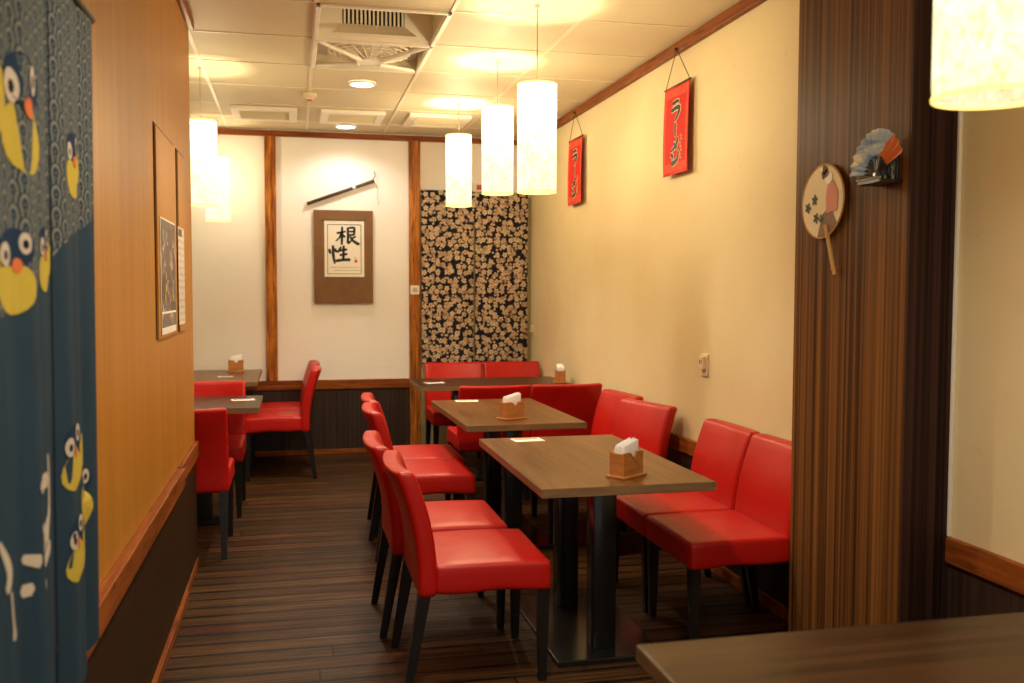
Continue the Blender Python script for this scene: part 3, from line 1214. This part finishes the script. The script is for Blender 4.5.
# ------------------------------------------------------------------ curtains
def fold_panel(name, mat, parent, axis, a0, a1, z0, z1, off, amp, freq, ph, nslit=None, th=.003, hem=0.0, n=(40, 24), taper=0.0):
    """hanging cloth; axis 'x' spans x at depth off in y, 'y' spans y at depth off in x"""
    bm_ = new()
    G = []
    for dd in (0, th):
        g = []
        for i in range(n[0] + 1):
            col = []
            for j in range(n[1] + 1):
                a = a0 + (a1 - taper * (1 - j / n[1]) - a0) * i / n[0]
                z = z0 + (z1 - z0) * j / n[1]
                p = cloth_pt(axis, a, z, off, amp, freq, ph, z1, z1 - z0, dd)
                if hem:
                    p.z += hem * ((i / n[0]) ** 2) * (1 - j / n[1])
                col.append(bm_.verts.new(p))
            g.append(col)
        for i in range(n[0]):
            for j in range(n[1]):
                bm_.faces.new((g[i][j], g[i + 1][j], g[i + 1][j + 1], g[i][j + 1]))
        G.append(g)
    for i in range(n[0]):
        for j in (0, n[1]):
            bm_.faces.new((G[0][i][j], G[0][i + 1][j], G[1][i + 1][j], G[1][i][j]))
    for j in range(n[1]):
        for i in (0, n[0]):
            bm_.faces.new((G[0][i][j], G[0][i][j + 1], G[1][i][j + 1], G[1][i][j]))
    return obj(name, bm_, mat, parent, True)


def cloth_pt(axis, a, z, off, amp, freq, ph, ztop, hgt, d):
    k = .25 + .75 * (ztop - z) / hgt
    f = amp * k * math.sin(a * freq + ph) + amp * .4 * k * math.sin(a * freq * 2.3 + ph * 2)
    return Vector((a, off + f - d, z)) if axis == 'x' else Vector((off + f + d, a, z))


t_ = thing('door_curtain', 'dark curtain with pale plum blossoms covering the doorway at the back', 'curtain', (0, 0, 0))
fold_panel('panel', M['floral'], t_, 'x', 1.104, 1.574, .785, 2.345, YB - .065, .006, 16, .4)
fold_panel('panel', M['floral'], t_, 'x', 1.590, 2.078, .785, 2.335, YB - .065, .006, 15, 1.9)
bm_ = new()
box(bm_, 1.104, 2.078, YB - .074, YB - .062, 2.075, 2.335)
obj('header', bm_, M['floral'], t_)
bm_ = new()
cyl(bm_, (1.098, YB - .058, 2.33), (2.09, YB - .058, 2.33), .010, n=12)
obj('rod', bm_, M['cord'], t_, True)

NX, NAMP, NFR, NPH = -.462, .013, 21, .6
t_ = thing('noren_curtain', 'dark blue curtain with wave pattern and printed birds hanging at the left edge', 'curtain', (0, 0, 0))
pa = fold_panel('panel', M['noren'], t_, 'y', 1.15, 2.026, .60, 2.09, NX, NAMP, NFR, NPH, n=(60, 30))
pb = fold_panel('panel', M['noren'], t_, 'y', 2.036, 2.425, .60, 2.09, NX, NAMP, NFR, NPH, n=(36, 30), hem=.03, taper=.065)
bm_ = new()
for y0 in (2.022,):
    g = [[bm_.verts.new(cloth_pt('y', y0 + .018 * i / 2, 1.73 + .36 * j / 10, NX, NAMP, NFR, NPH, 2.09, 1.49, .001)) for j in range(11)] for i in range(3)]
    for i in range(2):
        for j in range(10):
            bm_.faces.new((g[i][j], g[i + 1][j], g[i + 1][j + 1], g[i][j + 1]))
obj('gusset', bm_, M['noren'], t_, True)
bm_ = new()
cyl(bm_, (NX, 1.12, 2.085), (NX, 2.45, 2.085), .009, n=12)
for y in (1.2, 2.38):
    cyl(bm_, (NX, y, 2.085), (XL, y, 2.085), .006, n=8)
obj('rod', bm_, M['cord'], t_, True)


def nm_(lift):
    return lambda u, v, d: cloth_pt('y', u, v, NX, NAMP, NFR, NPH, 2.09, 1.49, .0036 + lift + d)


def bird(y, z, w_, h_, flip=1):
    """round little printed bird: yellow belly, navy head, two pale eye patches"""
    P_ = {k: new() for k in ('y', 'n', 'c', 'o', 'k')}
    for k, u, v, a, b_, lift, rot in (('y', 0, -.20, .40, .31, 0, 0), ('y', -.42 * flip, .02, .10, .26, 0, 0), ('n', .02, .27, .35, .23, .0007, 0),
                                      ('c', -.22, .18, .12, .14, .0014, 0), ('c', .19, .33, .10, .13, .0014, 0),
                                      ('k', -.22, .17, .045, .055, .0021, 0), ('k', .19, .32, .045, .055, .0021, 0), ('o', .05, .06, .09, .09, .0014, 0)):
        blob(P_[k], y + u * w_, z + v * h_, a * w_, b_ * h_, nm_(lift), .0006, 18, rot, .04 if k == 'y' else 0)
    return P_


BM_ = {'y': M['bird_yellow'], 'n': M['bird_navy'], 'c': M['bird_cream'], 'o': M['bird_orange'], 'k': M['bird_black']}
# (y, z, size, panel)
for y, z, w_, h_, par, fl in ((1.820, 1.755, .285, .205, pa, 1), (2.194, 1.714, .19, .135, pb, -1), (1.757, 1.482, .215, .145, pa, 1), (1.962, 1.508, .12, .125, pa, -1),
                              (2.126, 1.103, .18, .140, pb, -1), (2.275, .985, .165, .130, pb, 1), (2.135, .908, .18, .138, pb, -1)):
    ps = bird(y, z, w_, h_, fl)
    root = None
    bmj = new()
    mats_ = []
    for i, (k, b_) in enumerate(ps.items()):
        me = bpy.data.meshes.new('tmp')
        b_.to_mesh(me)
        b_.free()
        n0 = len(bmj.faces)
        bmj.from_mesh(me)
        bmj.faces.ensure_lookup_table()
        for f in bmj.faces[n0:]:
            f.material_index = i
        bpy.data.meshes.remove(me)
        mats_.append(BM_[k])
    obj('printed_bird', bmj, None, par, mats=mats_)
bm_ = new()                                     # pale sprig of buds between the birds
for s in ([(1.835, 1.096, .011), (1.935, 1.092, .015)], [(1.950, 1.135, .006), (1.953, 1.060, .008), (1.930, .975, .005)],
          [(1.880, .950, .006), (1.925, 1.000, .012), (1.955, 1.030, .006)], [(1.905, .940, .010), (1.945, .965, .014)],
          [(1.840, 1.020, .010), (1.862, 1.014, .012)], [(1.660, 1.040, .005), (1.700, .985, .012), (1.690, .955, .009)],
          [(1.708, .945, .004), (1.716, .900, .005), (1.722, .880, .006)], [(1.770, .985, .008), (1.815, .968, .012)],
          [(1.765, .930, .011), (1.790, .926, .011)], [(1.850, .915, .010), (1.876, .908, .009)], [(1.720, .872, .011), (1.726, .866, .010)]):
    stroke(bm_, s, nm_(0), .0008, steps=5)
obj('printed_sprig', bm_, M['bird_cream'], pa)

# ------------------------------------------------------------------ left wall boards and posters
GW = 'flush wooden wall panels'
for lab, y0, y1 in (('flush wooden wall panel behind the dark poster on the left wall', 3.872, 4.470),
                    ('flush wooden wall panel behind the white menu sheet on the left wall', 4.574, 4.890)):
    t_ = thing('wall_panel', lab, 'wall panel', (XL, (y0 + y1) / 2, 1.26), 0, GW)
    h = (y1 - y0) / 2
    obj('board', box(new(), 0, .010, -h, h, 0, .818, .001), M['laminate'], t_)
    bm_ = new()
    box(bm_, 0, .003, -h - .006, -h, 0, .826)
    box(bm_, 0, .003, -h - .006, h, .818, .830)
    obj('shadow_gap', bm_, M['dark_void'], t_)
t_ = thing('wall_poster', 'dark photo poster with yellow and white print on the left wood wall', 'poster', (XL + .010, 4.165, 1.505))
obj('sheet', box(new(), 0, .0018, -.232, .232, -.232, .232), M['poster'], t_)
bm_ = new()
for z0, z1 in ((-.232, -.205), (.226, .232), (-.150, -.142)):
    box(bm_, .0018, .0024, -.232, .232, z0, z1)
box(bm_, .0018, .0024, -.232, -.222, -.232, .232)
obj('white_margin', bm_, M['card'], t_)
t_ = thing('menu_sheet', 'white printed sheet on the left wood wall, right of the dark poster', 'poster', (XL + .010, 4.640, 1.515))
obj('sheet', box(new(), 0, .0018, -.118, .118, -.222, .222), M['menu'], t_)
obj('heading', box(new(), .0018, .0024, -.10, .02, .180, .212), M['card_dark'], t_)

# ------------------------------------------------------------------ small wall fittings
GO = 'wall power outlets'


def outlet(label, y, z, rz=-PI / 2):
    t_ = thing('power_outlet', label, 'outlet', (XR, y, z), 0, GO)
    obj('plate', box(new(), -.010, 0, -.040, .040, -.058, .058, .003), M['ivory'], t_)
    bm_ = new()
    box(bm_, -.030, -.010, -.028, .028, -.022, .045, .003)
    obj('plug_adapter', bm_, M['ivory'], t_)
    bm_ = new()
    for s in (-1, 1):
        box(bm_, -.0312, -.0298, s * .010 - .003, s * .010 + .003, .008, .028)
    obj('slots', bm_, M['dark_void'], t_)


outlet('ivory power outlet on the yellow wall above the red chairs', 4.674, 1.061)
outlet('small ivory outlet in the far corner right of the blossom curtain', 8.400, 1.095)
t_ = thing('light_switch', 'white light switch on the right wooden post', 'switch', (1.046, YB - .045, 1.456))
obj('plate', box(new(), -.040, .040, -.009, 0, -.040, .040, .003), M['white'], t_)
obj('rocker', box(new(), -.020, .020, -.014, -.009, -.018, .018, .002), M['bird_cream'], t_)
t_ = thing('wall_notice', 'tiny white notice with a red square above the blossom curtain', 'notice', (1.645, YB, 2.385))
obj('sheet', box(new(), -.075, .075, -.004, 0, -.035, .035), M['paper'], t_)
obj('red_square', box(new(), -.030, .016, -.0055, -.004, -.022, .024), M['red_print'], t_)

# ------------------------------------------------------------------ fans on the pillar (its face looks toward -x)
t_ = thing('paper_fan', 'round cream paper fan with flowers and bamboo handle, hung on the brown pillar', 'hand fan', (PX, 3.225, 1.785), -PI / 2)
# local x -> world -y (right in the view), local -y -> world -x (out from the pillar)
TILT = D_(19)


def fm(u, v, d):
    c, s = math.cos(TILT), math.sin(TILT)
    return Vector((u * c - v * s, -.012 - d, u * s + v * c))


N_ = 44
bm_ = new()
prism(bm_, [(.142 * math.cos(2 * PI * i / N_), .134 * math.sin(2 * PI * i / N_)) for i in range(N_)], lambda u, v, d: fm(u, v, d), .004)
leaf = obj('leaf', bm_, plain('cream_fan_paper', (.76, .64, .40), .6), t_)
bm_ = new()
rim = []
for i in range(N_):
    a = 2 * PI * i / N_
    b_ = 2 * PI * (i + 1) / N_
    cyl(bm_, fm(.142 * math.cos(a), .134 * math.sin(a), .002), fm(.142 * math.cos(b_), .134 * math.sin(b_), .002), .0042, n=6, caps=False)
obj('rim', bm_, M['bamboo'], t_, True)
bm_ = new()
cyl(bm_, fm(0, -.095, .006), fm(0, -.290, .004), .0085, .0075, 14)
cyl(bm_, fm(0, -.262, .004), fm(0, -.268, .004), .0095, .0095, 14)
obj('handle', bm_, M['bamboo'], t_, True)
bm_ = new()
prism(bm_, [(-.070, -.117), (.0, -.136), (.070, -.117), (.055, -.060), (.02, -.040), (-.02, -.055)], lambda u, v, d: fm(u, v, .0042 + d), .0008)
obj('fold_print', bm_, M['board'], leaf)
bm_ = new()
prism(bm_, [(.015, -.055), (.085, -.070), (.112, -.010), (.095, .045), (.055, .040), (.030, .0)], lambda u, v, d: fm(u, v, .0052 + d), .0008)
obj('pink_print', bm_, plain('pink_print', (.66, .26, .20), .7, var=.25), leaf)
bm_ = new()
blob(bm_, .070, .062, .024, .020, lambda u, v, d: fm(u, v, .0054 + d), .0008)
obj('pale_print', bm_, M['card'], leaf)
bm_ = new()
for u, v, r in ((.055, .102, .016), (.040, .088, .013), (.062, .085, .014)):
    blob(bm_, u, v, r, r * 1.1, lambda a, b_, d: fm(a, b_, .0056 + d), .0008, 12, 0, .2)
obj('dark_flower', bm_, plain('maroon_print', (.14, .03, .02), .7), leaf)
leaf_ink = plain('dark_green_print', (.06, .07, .05), .7)
for cu, cv in ((-.045, .025), (-.055, -.045), (-.018, -.062), (-.098, .015)):
    bm_ = new()
    blob(bm_, cu, cv, .008, .008, lambda p, q, d: fm(p, q, .0044 + d), .0008, 10)
    for k in range(5):
        a = 2 * PI * k / 5 + cu * 30
        blob(bm_, cu + .013 * math.cos(a), cv + .013 * math.sin(a), .0085, .0065, lambda p, q, d: fm(p, q, .0044 + d), .0008, 10, a)
    obj('flower_print', bm_, leaf_ink, leaf)
bm_ = new()
cyl(bm_, (.0, .0, .118), (0, -.020, .118), .004, n=10)
obj('nail', bm_, M['steel'], t_, True)

# folding fan resting in its small stand
FY, FZ = 2.828, 1.842
t_ = thing('fan_stand', 'small black wooden stand on the brown pillar holding the folding fan', 'stand', (PX, FY, FZ - .030), -PI / 2)
obj('shelf', box(new(), -.065, .065, -.085, 0, -.008, .006, .003), M['leg'], t_)
obj('back_plate', box(new(), -.045, .045, -.010, 0, .006, .085, .003), M['leg'], t_)
bm_ = new()
for s in (-1, 1):
    pts = spline([(s * .020, -.022, .006), (s * .026, -.030, .045), (s * .012, -.030, .085)], 6)
    for a, b_ in zip(pts, pts[1:]):
        cyl(bm_, a, b_, .007, n=8)
obj('prong', bm_, M['leg'], t_, True)
bm_ = new()
cyl(bm_, (-.085, -.072, .010), (.060, -.072, .010), .006, n=10)
obj('rest', bm_, M['leg'], t_, True)
t_ = thing('folding_fan', 'open folding fan in blue and orange standing on the brown pillar', 'hand fan', (PX - .052, FY, FZ - .015), -PI / 2)
a0, a1, NR = D_(20), D_(176), 24


def fp(r, a, d=0.0, zig=0):
    return Vector((r * math.cos(a), -.004 + zig * .0045 - d, .01 + r * math.sin(a)))


def fan_mat():
    t = NT('blue_orange_fan_paper')
    x, y, z = t.xyz()
    f = t.noise(t.coord((5, 1, 22)), 1, 4, .6, .6)
    blue = t.ramp(f, [(.34, (.14, .25, .55)), (.50, (.42, .53, .68)), (.64, (.84, .81, .70))])
    e = t.math('SUBTRACT', x, t.math('MULTIPLY', z, 1.25))
    k = t.math('GREATER_THAN', t.math('ADD', e, t.math('MULTIPLY', t.noise(t.coord(), 25, 2), .02)), -.062)
    t.base(t.mix(k, blue, (.62, .17, .05)))
    return t.set(.6, .3)


bm_ = new()
for dd in (0, .0015):
    rows = [[bm_.verts.new(fp(r, a0 + (a1 - a0) * i / NR, dd, (1 if i % 2 else -1))) for r in (.062, .088, .118, .149)] for i in range(NR + 1)]
    for i in range(NR):
        for j in range(3):
            bm_.faces.new((rows[i][j], rows[i + 1][j], rows[i + 1][j + 1], rows[i][j + 1]))
obj('leaf', bm_, fan_mat(), t_)
bm_ = new()
for i in range(0, NR + 1, 2):
    a = a0 + (a1 - a0) * i / NR
    cyl(bm_, fp(0, a, -.002), fp(.072, a, -.002), .0030, .0034, 6)
obj('ribs', bm_, M['leg'], t_)
bm_ = new()
cyl(bm_, (0, -.012, .01), (0, .006, .01), .006, n=12)
obj('rivet', bm_, M['steel'], t_, True)
